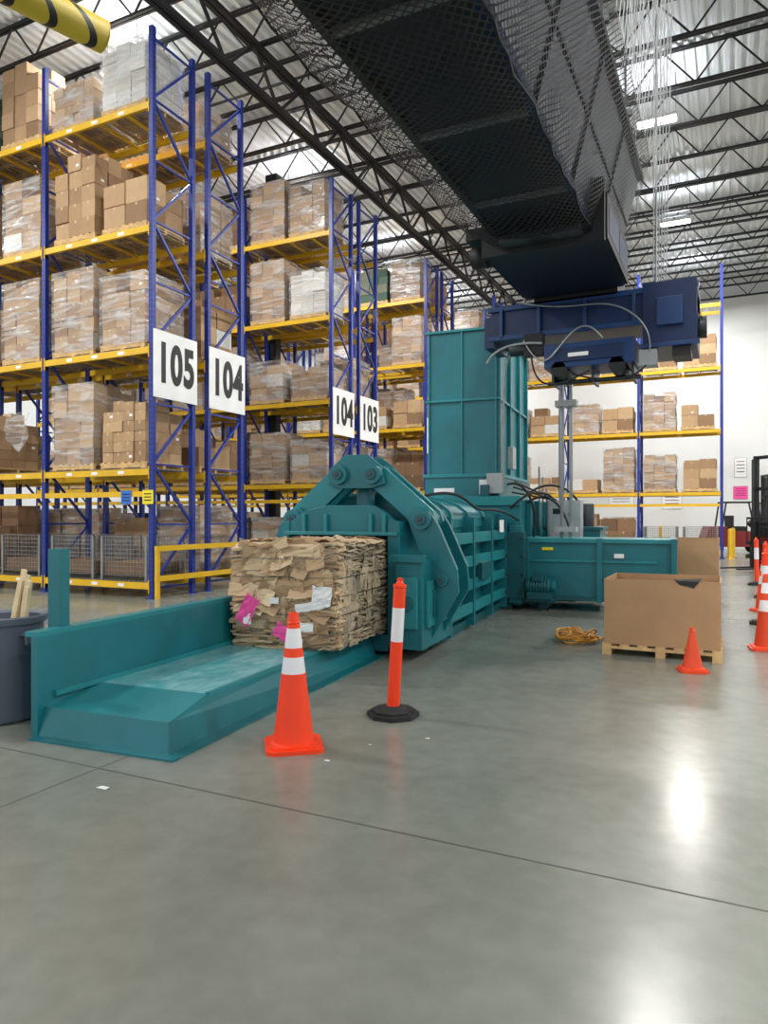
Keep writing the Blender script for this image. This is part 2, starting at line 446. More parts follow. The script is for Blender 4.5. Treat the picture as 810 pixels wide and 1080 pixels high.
xr=[-.28-2.87*i for i in range(4)]
rack(28.7,xr,low=True); fill(28.7,xr,[2.48,4.78,7.08],seed=77,mix=('low','flat','mid','wrap'),tallmax=1.8,skip=.04,tallmin=.7); fill(28.7,xr,[9.4],seed=79,mix=('low','flat'),tallmax=1.0,skip=.4); fill(28.7,xr[1:],[.32],seed=78,tallmax=1.5,skip=0)

def sign(txt,y):
    g=MB(); g.box(0,.02,-.6,.6,-.64,.64,PAPER)
    o=g.build('aisle_sign',loc=(XE+.07,y,4.45))
    c=bpy.data.curves.new('number','FONT'); c.body=txt; c.size=.92; c.align_x='CENTER'; c.align_y='CENTER'; c.extrude=.004; c.offset=.034
    c.space_character=1.1
    c.materials.append(TXT)
    t=bpy.data.objects.new('number',c); C.objects.link(t); t.parent=o; t.location=(.026,0,0); t.rotation_euler=(math.pi/2,0,math.pi/2); t.scale=(.7,1.12,1)
sign('105',10.7); sign('104',12.28); sign('104',17.4); sign('103',18.98); sign('103',24.1); sign('102',25.68)
for (x,z,m) in ((-10.4,1.72,PLBLUE),(XE,1.72,PLYEL)):
    g=MB(); g.box(-.13,.13,-.01,0,-.13,.13,m)
    for k in range(3): g.box(-.09,.09,-.013,-.01,.05-.06*k,.07-.06*k,TXT)
    g.build('rack_placard',loc=(x,10.09 if x!=XE else 10.04,z+.2))
def wirebox(x,y,z,w=1.15,d=1.0,h=.85):
    g=MB()
    for i in range(15):
        t=-w/2+w*i/14
        for yy in (-d/2,d/2): g.box(t-.004,t+.004,yy-.004,yy+.004,.08,h,STEEL)
    for i in range(12):
        t=-d/2+d*i/11
        for xx in (-w/2,w/2): g.box(xx-.004,xx+.004,t-.004,t+.004,.08,h,STEEL)
    for k in range(10):
        zz=.1+(h-.1)*k/9
        for yy in (-d/2,d/2): g.box(-w/2,w/2,yy-.005,yy+.005,zz-.004,zz+.004,STEEL)
        for xx in (-w/2,w/2): g.box(xx-.005,xx+.005,-d/2,d/2,zz-.004,zz+.004,STEEL)
    g.box(-w/2,w/2,-d/2,d/2,.08,.1,DARKST)
    for a in (-1,1):
        for c in (-1,1):
            g.box(a*w/2-.025,a*w/2+.025,c*d/2-.025,c*d/2+.025,0,h,STEEL)
    g.box(-w/2+.05,w/2-.05,-d/2+.05,d/2-.05,.11,.35,CARDD)
    g.build('wire_mesh_container',loc=(x,y,z))
wirebox(-10.55,10.68,.32); wirebox(-11.95,10.68,.32); wirebox(-13.5,10.68,.32)
wirebox(-1.0,29.3,.32); wirebox(-2.4,29.3,.32)
place_load(8,-14.85,10.68,.32,0)
# staged goods on the floor in front of the rear rack
place_load(8,-3.6,26.3,0,0); place_load(7,-5.1,26.2,0,.05); place_load(0,-6.6,26.4,0,0)
g=MB()
for s in range(6):
    z=s*.135; jx=.02*math.sin(s*3)
    for i in range(7): g.box(jx+i*.17,jx+i*.17+.1,0,1.0,z+.11,z+.13,WOOD)
    for yy in (0,.47,.94): g.box(jx,jx+1.12,yy,yy+.06,z+.02,z+.11,WOOD)
    for xx in (0,.51,1.02): g.box(jx+xx,jx+xx+.1,0,1.0,z,z+.02,WOOD)
g.build('stack_of_wood_pallets',loc=(-2.4,26.0,0))
# torn stretch film
b=MB(); r=random.Random(4); vs=[];fs=[]; n=10
for i in range(n+1):
    for j in range(n+1):
        u=i/n;v=j/n
        vs.append((-13.7+.75*u+.1*v*math.sin(5*u),10.02-.06*math.sin(7*u+3*v)-.05*v+r.uniform(-.02,.02),3.75-.95*v*(.6+.4*math.sin(3.1*u))+r.uniform(-.02,.02)))
for i in range(n):
    for j in range(n): a=i*(n+1)+j; fs.append((a,a+1,a+n+2,a+n+1))
b.raw(vs,fs,WRAP,True); b.build('loose_stretch_film',recalc=False)

# ---------------- BALER (own axis)
BA=math.radians(4.45)
bal=empty('industrial_baler',rotz=BA)
b=MB()
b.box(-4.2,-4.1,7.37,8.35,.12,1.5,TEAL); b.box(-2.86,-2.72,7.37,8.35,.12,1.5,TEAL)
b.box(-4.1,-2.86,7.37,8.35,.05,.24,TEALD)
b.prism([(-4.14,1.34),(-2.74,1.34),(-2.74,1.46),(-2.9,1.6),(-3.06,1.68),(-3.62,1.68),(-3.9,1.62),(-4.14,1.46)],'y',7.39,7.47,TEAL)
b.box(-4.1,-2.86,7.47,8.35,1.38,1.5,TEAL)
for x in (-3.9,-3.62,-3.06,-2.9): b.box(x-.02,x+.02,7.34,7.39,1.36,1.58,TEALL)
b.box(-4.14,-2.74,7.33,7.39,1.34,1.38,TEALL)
b.box(-4.12,-2.62,8.35,12.0,.1,1.6,TEAL)
def arch(cx,cz,rx,rz,n=10): return [(cx+rx*math.cos(math.pi-math.pi*i/n),cz+rz*math.sin(math.pi-math.pi*i/n)) for i in range(n+1)]
b.prism([(-4.2,1.4)]+arch(-3.4,1.52,.8,.3)+[(-2.6,1.4)],'y',8.05,11.0,TEAL)
for y in (8.2,8.95,9.8,10.7): b.prism([(-4.22,1.4)]+arch(-3.4,1.52,.84,.34)+[(-2.57,1.4)],'y',y,y+.07,TEALL)
for z in (.3,.62,.94,1.26):
    b.box(-2.62,-2.48,8.5,11.75,z-.045,z+.045,TEAL)
    b.box(-2.50,-2.46,8.5,11.75,z-.075,z+.075,TEALL)
for y in (8.45,9.6,10.7,11.75):
    b.box(-2.62,-2.44,y,y+.07,.05,1.55,TEAL)
b.box(-2.62,-2.4,9.9,10.5,.66,.9,TEALD)
b.box(-2.44,-2.43,11.2,11.5,1.3,1.5,PAPER)
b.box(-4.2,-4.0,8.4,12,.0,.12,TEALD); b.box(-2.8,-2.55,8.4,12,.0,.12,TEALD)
b.box(-2.70,-2.4,7.2,8.3,.12,1.08,TEAL); b.box(-2.66,-2.44,7.14,7.2,.35,.9,TEALL)
b.box(-2.40,-2.36,7.3,8.2,.35,.85,TEALL); b.box(-2.37,-2.34,7.45,8.05,.45,.75,TEALD)
b.cyl((-2.56,7.14,.62),(-2.56,7.08,.62),.08,TEALD)
b.box(-2.76,-2.36,7.16,7.22,1.06,1.14,TEAL)
b.box(-4.5,-4.22,7.4,8.3,.12,1.08,TEAL)
b.build('bale_chamber',bal,bevel=.008)
b=MB(); cx=-3.33
for sgn in (1,-1):
    def px(x): return cx+sgn*(x-cx)
    arm=[(-2.60,1.66),(-2.44,1.62),(-2.33,1.45),(-2.12,.98),(-2.1,.72),(-2.48,0.06),(-2.72,0.06),(-2.74,.18),(-2.44,.74),(-2.44,.92),(-2.64,1.38),(-2.70,1.55)]
    link=[(-3.10,2.17),(-2.98,2.1),(-2.42,1.62),(-2.38,1.5),(-2.47,1.40),(-2.6,1.42),(-3.16,1.9),(-3.22,2.08)]
    for y0_ in (7.55,8.0):
        b.prism([(px(p[0]),p[1]) for p in arm],'y',y0_,y0_+.07,TEAL)
    for y0_ in (7.63,7.9):
        b.prism([(px(p[0]),p[1]) for p in link],'y',y0_,y0_+.08,TEALL)
    for (qx,qz,rr) in ((-2.52,1.52,.115),(-3.12,2.04,.115),(-2.28,.85,.07),(-2.6,.17,.1)):
        b.cyl((px(qx),7.5,qz),(px(qx),8.12,qz),rr,TEAL,n=28); b.cyl((px(qx),7.47,qz),(px(qx),7.5,qz),rr*.55,TEALD,n=20)
        b.cyl((px(qx),7.46,qz),(px(qx),7.47,qz),rr*.25,DARKST,n=12)
crown=[(cx-.36,1.93),(cx-.3,2.14),(cx-.14,2.27),(cx+.14,2.27),(cx+.3,2.14),(cx+.36,1.93),(cx+.2,1.88),(cx-.2,1.88)]
for y0_ in (7.56,7.98): b.prism(crown,'y',y0_,y0_+.06,TEAL)
b.cyl((cx,7.85,1.5),(cx,7.85,1.9),.11,TEAL); b.cyl((cx,7.85,1.88),(cx,7.85,2.1),.05,STEEL); b.cyl((cx,7.85,1.5),(cx,7.85,1.62),.17,TEALD)
b.build('clamp_linkage',bal,bevel=.008)
b=MB()
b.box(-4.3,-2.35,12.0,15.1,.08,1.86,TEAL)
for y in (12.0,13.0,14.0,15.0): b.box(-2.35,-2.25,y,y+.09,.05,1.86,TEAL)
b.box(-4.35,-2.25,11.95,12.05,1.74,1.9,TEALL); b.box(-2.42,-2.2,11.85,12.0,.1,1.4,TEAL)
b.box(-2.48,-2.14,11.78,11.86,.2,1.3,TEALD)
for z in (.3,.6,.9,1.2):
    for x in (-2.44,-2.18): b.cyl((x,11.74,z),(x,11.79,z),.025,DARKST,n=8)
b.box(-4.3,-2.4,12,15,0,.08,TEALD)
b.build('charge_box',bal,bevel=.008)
b=MB()
b.box(-2.25,.12,12.05,13.0,.2,1.15,TEAL)
b.box(-2.25,.2,12.0,13.05,1.12,1.19,TEALL); b.box(-2.25,.2,12.0,13.05,.17,.24,TEALD)
for x in (-2.2,-1.02,.1): b.box(x,x+.09,11.98,13.07,.15,1.2,TEAL)
b.box(-2.1,-.1,12.02,12.05,.8,.84,TEALL); b.box(-1.9,-1.72,12.02,12.05,.99,1.04,PLYEL); b.box(-.75,-.6,12.02,12.05,.88,.95,PAPER)
for x in (-1.9,-.1): b.box(x-.08,x+.08,12.1,12.9,0,.2,TEALD)
b.cyl((-2.12,11.8,.42),(-1.72,11.8,.42),.13,TEALD,n=24); b.cyl((-1.72,11.8,.42),(-1.64,11.8,.42),.10,TEAL,n=24)
for k in range(8): b.cyl((-2.08+.045*k,11.8,.42),(-2.06+.045*k,11.8,.42),.145,TEAL,n=20)
b.box(-2.1,-1.7,11.7,11.95,.2,.32,TEALD); b.box(-2.0,-1.84,11.66,11.78,.5,.6,TEALD)
b.box(-2.15,-1.65,11.8,12.0,.14,.2,TEALD)
b.build('main_ram_housing',bal,bevel=.006)
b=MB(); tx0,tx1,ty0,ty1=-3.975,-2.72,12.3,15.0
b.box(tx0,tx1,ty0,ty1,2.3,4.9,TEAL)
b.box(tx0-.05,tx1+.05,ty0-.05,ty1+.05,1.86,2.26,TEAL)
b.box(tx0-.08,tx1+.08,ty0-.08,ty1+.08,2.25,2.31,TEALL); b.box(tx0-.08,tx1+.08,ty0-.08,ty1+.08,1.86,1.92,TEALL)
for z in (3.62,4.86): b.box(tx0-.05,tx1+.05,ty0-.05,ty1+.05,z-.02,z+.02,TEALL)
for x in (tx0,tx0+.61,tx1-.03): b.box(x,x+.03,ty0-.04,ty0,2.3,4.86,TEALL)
for y in (ty0,ty0+.9,ty0+1.8,ty1-.06): b.box(tx1,tx1+.06,y,y+.05,2.3,4.86,TEAL)
b.box(tx0+.12,tx0+.5,ty0-.062,ty0-.05,1.98,2.06,PAPER)
b.box(tx1-.3,tx1-.12,ty0-.075,ty0-.05,1.95,2.2,PAPER)
b.build('feed_hopper',bal,bevel=.005)
b=MB()
b.box(-2.1,-1.1,13.7,15.1,.1,1.3,TEAL); b.box(-2.15,-1.05,13.65,15.15,1.3,1.36,TEALD)
b.cyl((-1.9,14.0,1.36),(-1.9,14.0,1.85),.17,TEALD); b.cyl((-1.4,14.2,1.36),(-1.4,14.2,1.8),.15,DARKST); b.box(-1.75,-1.5,13.8,14.0,1.36,1.6,DARKST)
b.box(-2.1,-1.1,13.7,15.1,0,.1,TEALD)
for k in range(4): b.cyl((-2.2+.07*k,13.6,1.3),(-2.2+.07*k,13.6,2.5-.2*k),.018,STEEL,n=8)
for k in range(3): b.beam((-2.6,13.0+.12*k,2.0+.1*k),(-1.9,13.6+.1*k,1.86),.03,.03,RUB)
b.build('power_unit',bal,bevel=.005)
def curve(name,pts,r,mt,parent=None):
    c=bpy.data.curves.new(name,'CURVE'); c.dimensions='3D'; c.bevel_depth=r; c.bevel_resolution=3; c.resolution_u=8
    s=c.splines.new('NURBS'); s.points.add(len(pts)-1)
    for i,p in enumerate(pts): s.points[i].co=(*p,1)
    s.use_endpoint_u=True; s.order_u=4; c.materials.append(mt)
    o=bpy.data.objects.new(name,c); C.objects.link(o)
    if parent: o.parent=parent
    return o
curve('hose_1',[(-2.75,8.3,1.8),(-2.5,8.6,1.9),(-2.45,9.4,1.75),(-2.5,10.2,1.6),(-2.4,11,1.7),(-2.3,12,1.5)],.018,RUB,bal)
curve('hose_2',[(-2.4,11.9,1.7),(-2.1,11.7,1.95),(-1.9,12.3,2.0),(-1.9,13.5,1.9),(-1.8,13.9,1.6)],.02,RUB,bal)
curve('hose_3',[(-2.5,12.1,2.1),(-2.2,12.1,2.2),(-2.0,12.3,1.8),(-2.1,12.4,1.2)],.02,RUB,bal)
curve('hose_4',[(-2.3,12.6,1.9),(-1.9,12.8,2.3),(-1.5,13.2,2.1),(-1.4,13.8,1.6)],.022,RUB,bal)
curve('hose_5',[(-2.3,12.9,1.8),(-1.9,12.9,2.1),(-1.6,12.8,1.7),(-1.5,12.7,1.2)],.022,RUB,bal)
curve('conduit_1',[(-2.6,12.2,2.0),(-2.6,12.15,3.2),(-2.55,12.1,4.3),(-2.4,12.0,4.4),(-2.0,11.9,4.45)],.02,STEEL,bal)
b=MB(); b.box(-2.85,-2.6,12.05,12.2,1.95,2.3,GREY); b.box(-2.95,-2.8,11.98,12.2,1.9,2.1,TEALD); b.box(-2.6,-2.5,12.6,12.9,2.4,2.8,GREY)
b.build('junction_boxes',bal,bevel=.01)

# discharge tray
b=MB()
zt=.26
b.box(-4.1,-3.1,4.35,7.35,zt-.012,zt,TRAYTOP)
b.raw([(-4.1,4.35,zt),(-3.1,4.35,zt),(-3.02,3.82,.2),(-4.1,3.82,.2)],[(0,1,2,3)],TEALL)
b.raw([(-4.1,3.82,.2),(-3.02,3.82,.2),(-2.98,3.76,0),(-4.1,3.76,0)],[(0,1,2,3)],TEAL)
b.raw([(-3.1,4.35,zt),(-3.1,7.35,zt),(-2.99,7.35,.0),(-2.98,3.76,0),(-3.02,3.82,.2)],[(0,1,2,3,4)],TEAL)
b.box(-3.12,-3.08,4.35,7.35,zt-.03,zt+.008,TEALL)
b.box(-3.0,-2.88,3.8,7.35,0,.012,TEAL); b.box(-4.1,-2.88,3.68,3.8,0,.012,TEAL)
b.box(-4.16,-4.1,3.76,7.35,0,.70,TEAL); b.box(-4.22,-4.1,3.76,7.35,.70,.735,TEALL)
b.box(-4.1,-4.07,3.9,7.35,.26,.3,TEALL)
b.box(-4.28,-4.17,4.02,4.12,0,1.31,TEAL); b.box(-4.28,-4.17,6.6,6.7,0,.69,TEAL)
for y in (3.95,5.2,6.2,7.1): b.box(-4.24,-4.17,y-.02,y+.02,.02,.69,TEAL)
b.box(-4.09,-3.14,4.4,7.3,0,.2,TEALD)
b.build('bale_discharge_tray',rotz=BA,recalc=True)

def bale():
    r=random.Random(5); b=MB(); x0,x1,y0,y1,z0,z1=-4.04,-2.9,6.1,7.7,.262,1.30
    b.box(x0+.04,x1-.04,y0+.05,y1,z0,z1-.03,BALEG)
    def slab(c,sx,sy,sz,rot,mt,crum=.05,bend=0):
        M=Matrix.Translation(c)@rot.to_matrix().to_4x4()
        n=5; vs=[];fs=[]
        am=min(sx,sy)*crum
        for k in (0,1):
            for i in range(n+1):
                for j in range(n+1):
                    if k==0:
                        u=i/n-.5; v=j/n-.5
                        dz=r.uniform(-am,am)+bend*(abs(u)*2)**1.5*sx
                        vs.append([sx*u+r.uniform(-.1,.1)*sx/n,sy*v+r.uniform(-.2,.2)*sy/n,dz])
                    else:
                        q=vs[i*(n+1)+j]; vs.append([q[0],q[1],q[2]+sz])
        o=(n+1)**2
        for i in range(n):
            for j in range(n):
                a=i*(n+1)+j; fs.append((a,a+1,a+n+2,a+n+1)); fs.append((o+a,o+a+n+1,o+a+n+2,o+a+1))
        for i in range(n):
            a=i*(n+1); fs.append((a,a+n+1,o+a+n+1,o+a)); a+=n; fs.append((a,o+a,o+a+n+1,a+n+1))
            a=i; fs.append((a,o+a,o+a+1,a+1)); a+=n*(n+1); fs.append((a,a+1,o+a+1,o+a))
        b.raw(vs,fs,mt,False,M)
    def rr(a): return r.uniform(-a,a)
    z=z0+.02
    while z<z1-.02:
        x=x0
        while x<x1:
            w=r.uniform(.15,.45); d=r.uniform(.12,.2); t=r.uniform(.012,.036)
            slab((min(max(x+w/2,x0+w/2),x1-w/2),y0+d/2+rr(.025),z+rr(.012)),w*1.1,d,t,Euler((rr(.25),rr(.12),rr(.15))),BALEC,.06)
            x+=w*.8
        z+=.036
    z=z0+.02
    while z<z1-.02:
        y=y0
        while y<y1-.3:
            w=r.uniform(.1,.26); d=r.uniform(.12,.2); t=r.uniform(.006,.018)
            slab((x1-d/2+rr(.018),y+w/2,z+rr(.01)),d,w*1.1,t,Euler((rr(.12),rr(.2),rr(.15))),BALEG,.08)
            y+=w*.8
        z+=.028
    # crumpled box panels pressed flat against the front
    for i in range(70):
        w=r.uniform(.22,.58);h=r.uniform(.1,.3)
        x=r.uniform(x0+w/2,x1-w/2); zz=z0+h/2+.02+(z1-z0-h-.02)*r.random()**.75
        slab((x,y0-.012+rr(.022),zz),w,h,.006,Euler((math.pi/2+rr(.22),rr(.35),rr(.08))),BALEC,.07,rr(.06))
    for i in range(14):
        w=r.uniform(.15,.3);h=r.uniform(.08,.16)
        x=r.uniform(x0+w/2,x1-w/2); zz=r.uniform(z0+.3,z1-.1)
        slab((x,y0-.05,zz),w,h,.006,Euler((math.pi/2-.5+rr(.3),rr(.4),rr(.1))),BALEC,.05,.1)
    for i in range(30):
        w=r.uniform(.08,.2);h=r.uniform(.12,.34)
        y=r.uniform(y0+w/2,y1-.5); zz=r.uniform(z0+h/2,z1-h/2)
        slab((x1-.0,y,zz),h,w,.005,Euler((rr(.15),math.pi/2+rr(.15),rr(.12))),BALEG,.06)
    for i in range(70):
        w=r.uniform(.15,.4);d=r.uniform(.12,.35)
        slab((r.uniform(x0+.1,x1-.1),r.uniform(y0+.1,7.2),z1-.03+r.uniform(-.02,.03)),w,d,.008,Euler((rr(.2),rr(.2),rr(1.5))),BALEC)
    for (x,z,w,h,m) in ((-3.80,.64,.16,.3,PINK),(-3.80,.56,.09,.12,PAPER),(-3.38,.42,.26,.14,PINK),(-3.24,.36,.1,.06,PAPER),(-2.99,.8,.2,.18,PAPER),(-3.12,.7,.3,.08,PAPER),(-3.15,.5,.14,.08,PAPER),(-3.5,.74,.1,.06,PAPER)):
        slab((x,y0-.105,z),w,h,.004,Euler((math.pi/2+rr(.1),.5 if m is PINK else rr(.5),rr(.1))),m,.05)
    for zz in (.42,.6,.78,.96,1.14):
        b.cyl((x1+.02,y0+.02,zz),(x1+.02,y1-.35,zz+.01),.004,DARKST,n=6); b.cyl((x0+.02,y0-.06,zz),(x1+.0,y0-.06,zz+.01),.003,DARKST,n=6)
    b.build('cardboard_bale',rotz=BA)
bale()

# ---------------- overhead conveyor
ov=empty('overhead_conveyor')
b=MB(); ya,yb_=-2.0,11.2
bl,br,tl,tr,zb_,zt_=-2.71,-1.58,-3.1,-1.22,5.2,6.6
b.raw([(bl,ya,zb_),(br,ya,zb_),(br,yb_,zb_),(bl,yb_,zb_)],[(0,1,2,3)],PANELB)
b.raw([(bl,ya,zb_),(br,ya,zb_),(br,yb_,zb_),(bl,yb_,zb_),(tl,ya,zt_),(tr,ya,zt_),(tr,yb_,zt_),(tl,yb_,zt_)],[(0,3,7,4),(1,2,6,5),(2,3,7,6),(0,1,5,4),(4,5,6,7)],PANEL)
y=ya
while y<yb_:
    b.box(bl-.02,br+.02,y,y+.06,zb_-.05,zb_,STEEL)
    b.beam((br+.01,y+.03,zb_),(tr+.01,y+.03,zt_),.05,.04,NAVYK,up=(0,1,0))
    y+=1.65
for x in (bl,br): b.box(x-.035,x+.035,ya,yb_,zb_-.06,zb_+.05,DARKST if x==bl else NAVY)
b.box(tr-.03,tr+.06,ya,yb_,zt_-.05,zt_+.05,NAVYK); b.box(tl-.06,tl+.03,ya,yb_,zt_-.05,zt_+.05,NAVYK)
b.beam((br+.19,ya,5.93),(br+.19,yb_,5.93),.03,.06,NAVYK)
b.build('trough',ov)
b=MB(); r=random.Random(21)
ns=64; ring=[(-3.2,6.75),(-3.42,6.2),(-3.38,5.62),(-3.1,5.36),(-2.75,5.12),(-2.45,5.07),(-2.15,5.04),(-1.85,5.06),(-1.52,5.12),(-1.38,5.5),(-1.24,6.0),(-1.12,6.45),(-1.05,6.7)]
vs=[];fs=[]; yend=10.9
for i in range(ns+1):
    y=ya+(yend-ya)*i/ns; ph=((y-ya)%1.65)/1.65; sag=math.sin(math.pi*ph)
    for k,(x,z) in enumerate(ring):
        cxx,czz=-2.2,5.9; d=Vector((x-cxx,0,z-czz)).normalized()
        s_=.03*sag+r.uniform(-.012,.012)
        if 2<=k<=8: vs.append((x+r.uniform(-.02,.02),y,z-.09*sag+r.uniform(-.012,.012)))
        else: vs.append((x+d.x*s_,y,z+d.z*s_))
nr=len(ring)
for i in range(ns):
    for k in range(nr-1): fs.append((i*nr+k,i*nr+k+1,(i+1)*nr+k+1,(i+1)*nr+k))
b.raw(vs,fs,NETA,True)
for k in (2,8):
    for i in range(ns):
        b.cyl(vs[i*nr+k],vs[(i+1)*nr+k],.012,BLACK,n=5,caps=False)
b.build('debris_net',ov,recalc=False)
b=MB()
b.box(-2.85,-1.4,8.9,10.9,4.93,5.6,NAVYK); b.box(-2.9,-1.36,8.85,8.95,4.9,5.65,BLACK)
b.box(-1.42,-1.34,8.95,10.9,4.95,5.5,BLACK); b.box(-2.9,-2.82,8.95,10.9,4.95,5.5,BLACK)
b.box(-1.345,-1.335,9.1,9.9,5.05,5.4,NAVY); b.box(-1.345,-1.335,10.0,10.8,5.05,5.4,NAVY)
b.cyl((-3.1,9.1,5.0),(-2.9,9.1,5.0),.14,BLACK); b.cyl((-3.12,9.5,5.1),(-2.9,9.5,5.1),.1,DARKST)
b.box(-2.6,-1.6,8.6,8.85,4.96,5.04,DARKST); b.box(-3.15,-2.9,8.95,9.6,5.2,5.35,BLACK)
b.build('drive_section',ov)
b=MB()
b.box(-3.45,-.42,11.05,12.0,4.4,4.86,NAVY); b.box(-3.5,-.4,11.0,11.06,4.36,4.44,NAVYL); b.box(-3.5,-.4,11.0,11.06,4.82,4.9,NAVYL)
b.box(-1.15,-.42,10.98,12.05,4.0,4.95,NAVY); b.box(-1.2,-.38,10.94,11.0,4.0,4.06,NAVYL)
b.box(-2.57,-1.25,10.9,11.7,3.82,4.18,NAVYL); b.box(-2.4,-1.4,10.87,10.9,3.9,4.1,NAVY)
b.box(-2.2,-1.9,10.85,10.87,3.96,4.02,PAPER)
b.cyl((-2.35,10.9,3.8),(-2.35,11.7,3.8),.12,BLACK); b.cyl((-1.5,10.9,3.8),(-1.5,11.7,3.8),.12,BLACK)
b.cyl((-.42,11.3,4.3),(-.3,11.3,4.3),.16,DARKST); b.box(-2.9,-2.6,10.95,11.1,4.05,4.4,BLACK); b.box(-.95,-.6,10.9,10.98,4.3,4.7,NAVYL)
b.box(-3.62,-3.45,11.2,11.95,4.3,4.8,NAVY)
# motor, brackets and junction box hanging below
b.cyl((-3.15,11.1,4.2),(-2.8,11.1,4.2),.1,DARKST); b.cyl((-2.8,11.1,4.2),(-2.68,11.1,4.2),.13,NAVYL)
b.box(-1.2,-.95,10.95,11.2,3.75,3.98,GREY); b.box(-.75,-.5,11.0,11.5,3.86,4.0,BLACK)
for x in (-2.5,-1.9,-1.32): b.box(x,x+.04,11.1,11.6,3.6,3.84,DARKST)
b.cyl((-2.6,11.3,3.66),(-1.2,11.3,3.66),.035,DARKST)
for x in (-3.3,-2.7,-2.0,-1.3): b.box(x,x+.05,10.98,11.05,4.4,4.86,NAVYL)
b.box(-2.75,-1.5,11.0,11.8,4.86,5.3,BLACK)
b.build('cross_feed_section',ov,bevel=.006)
curve('cable_1',[(-2.9,10.95,4.3),(-2.7,10.85,3.95),(-2.5,10.85,3.85),(-2.2,10.8,4.3),(-1.9,10.85,4.5),(-1.7,10.9,4.2)],.015,STEEL,ov)
curve('cable_2',[(-3.5,10.95,4.0),(-3.35,10.9,4.25),(-3.0,10.9,4.28),(-2.6,10.9,4.22)],.018,GREY,ov)
curve('cable_3',[(-2.8,11.0,4.2),(-2.75,10.85,3.7),(-2.5,10.85,3.5),(-2.2,10.9,3.6),(-1.9,10.95,3.75)],.014,RUB,ov)
curve('cable_4',[(-1.1,10.95,3.75),(-1.3,10.9,3.5),(-1.7,10.9,3.55),(-2.1,10.95,3.7)],.014,RUB,ov)
curve('cable_5',[(-1.05,10.95,3.95),(-1.0,10.86,4.2),(-1.3,10.84,4.6),(-1.8,10.86,4.75),(-2.4,10.86,4.7),(-3.0,10.9,4.9)],.013,STEEL,ov)
b=MB(); y=0
while y<11:
    for x in (tl-.02,tr+.02): b.cyl((x,y,zt_),(x,y,12.05),.015,DARKST,n=6)
    b.box(tl-.1,tr+.1,y-.03,y+.03,zt_+.05,zt_+.12,DARKST)
    y+=1.9
for x in (-3.0,-1.0): b.cyl((x,11.4,4.9),(x,11.4,12.05),.02,STEEL,n=6)
b.build('hangers',ov)
b=MB()
for x in (-2.2,-2.05): b.cyl((x,12.1,1.2),(x,12.1,4.4) ,.03,GREY,n=10)
b.box(-2.3,-1.95,12.0,12.2,3.4,3.5,GREY); b.box(-2.3,-1.95,12.0,12.2,1.3,1.38,GREY)
b.build('support_leg',ov,loc=(-.35,.0,0))

b=MB(); r=random.Random(9)
STR=mat('net_cord',(176,178,180),0.6,0,0.05)
ys=[1.5+.22*i for i in range(46)]
zs=[6.7+.32*i for i in range(17)]
def npnt(y,z): 
    t=(z-6.7)/5.3
    return (-1.04+.5*t+.12*math.sin(y*1.3+z*.7)*(1-t)*t*2,y+.1*math.sin(z*1.1+y),z)
for y in ys:
    for k in range(len(zs)-1): b.cyl(npnt(y,zs[k]),npnt(y,zs[k+1]),.006,STR,n=3,caps=False)
for z in zs:
    for k in range(len(ys)-1): b.cyl(npnt(ys[k],z),npnt(ys[k+1],z),.004,STR,n=3,caps=False)
for k in range(6):
    b.cyl((-.95+.05*k,10.6+.1*k,12.0),(-1.0+.03*k,11.0+.05*k,4.97),.008,STR,n=4,caps=False)
for q in range(5):
    yq=4.2+1.5*q
    for k in range(7):
        a=2*math.pi*k/7; p=None
        for s in range(9):
            z=12.0-.66*s; wv=.05+.12*abs(math.sin(s*.9+q))
            cur=(-.62-.05*s+wv*math.cos(a),yq+wv*math.sin(a),z)
            if p: b.cyl(p,cur,.006,STR,n=3,caps=False)
            p=cur
b.build('safety_netting')

b=MB(); b.box(-.3,.3,-.14,.14,1.0,1.85,GREY); b.box(-.27,.27,-.155,-.14,1.04,1.81,GREY); b.box(-.05,.05,-.04,.04,0,1.0,DARKST); b.box(-.2,.2,-.2,.2,0,.02,DARKST)
b.box(-.2,-.05,-.16,-.155,1.6,1.7,BLACK); b.cyl((.12,-.155,1.6),(.12,-.19,1.6),.03,RED,n=12); b.cyl((-.1,0,1.85),(-.1,0,4.5),.025,GREY,n=8); b.cyl((.1,0,1.85),(.1,0,4.5),.02,GREY,n=8)
b.build('control_cabinet',loc=(-2.75,13.35,0),bevel=.01)

# ---------------- cones & delineators
def cone(name,x,y,h,base,m,bands,rot=0):
    g=MB(); hb=base/2; c=.04
    poly=[(-hb+c,-hb),(hb-c,-hb),(hb,-hb+c),(hb,hb-c),(hb-c,hb),(-hb+c,hb),(-hb,hb-c),(-hb,-hb+c)]
    g.prism(poly,'z',0,.025,m); g.prism([(p[0]*.86,p[1]*.86) for p in poly],'z',.025,.04,m)
    rb=base*.36; rt=.028*h/.9+.005
    rad=lambda z: rb+(rt-rb)*(z-.04)/(h-.04)
    zs=sorted(set([.04,h]+[q for bd in bands for q in bd]))
    prof=[(rb+.015,.04,m)]
    for i,z in enumerate(zs):
        mm=m
        for bd in bands:
            if abs(z-bd[0])<1e-6: mm=REFL
        prof.append((rad(z) if i else rb,z+.006*(i==0),mm))
    prof+=[(rt*.7,h+.004,m),(rt*.55,h-.03,m)]
    g.lathe(prof,0,0,m,n=40)
    for z in (h*.93,): g.lathe([(rad(z)+.002,z-.008),(rad(z)+.006,z),(rad(z),z+.008)],0,0,m,n=32)
    g.build(name,loc=(x,y,0),rotz=rot)
cone('traffic_cone',-2.65,4.05,.90,.38,ORANGE,[(.50,.61),(.67,.80)],rot=.65)
cone('traffic_cone',-.34,7.76,.44,.27,ORANGE2,[],rot=.3)
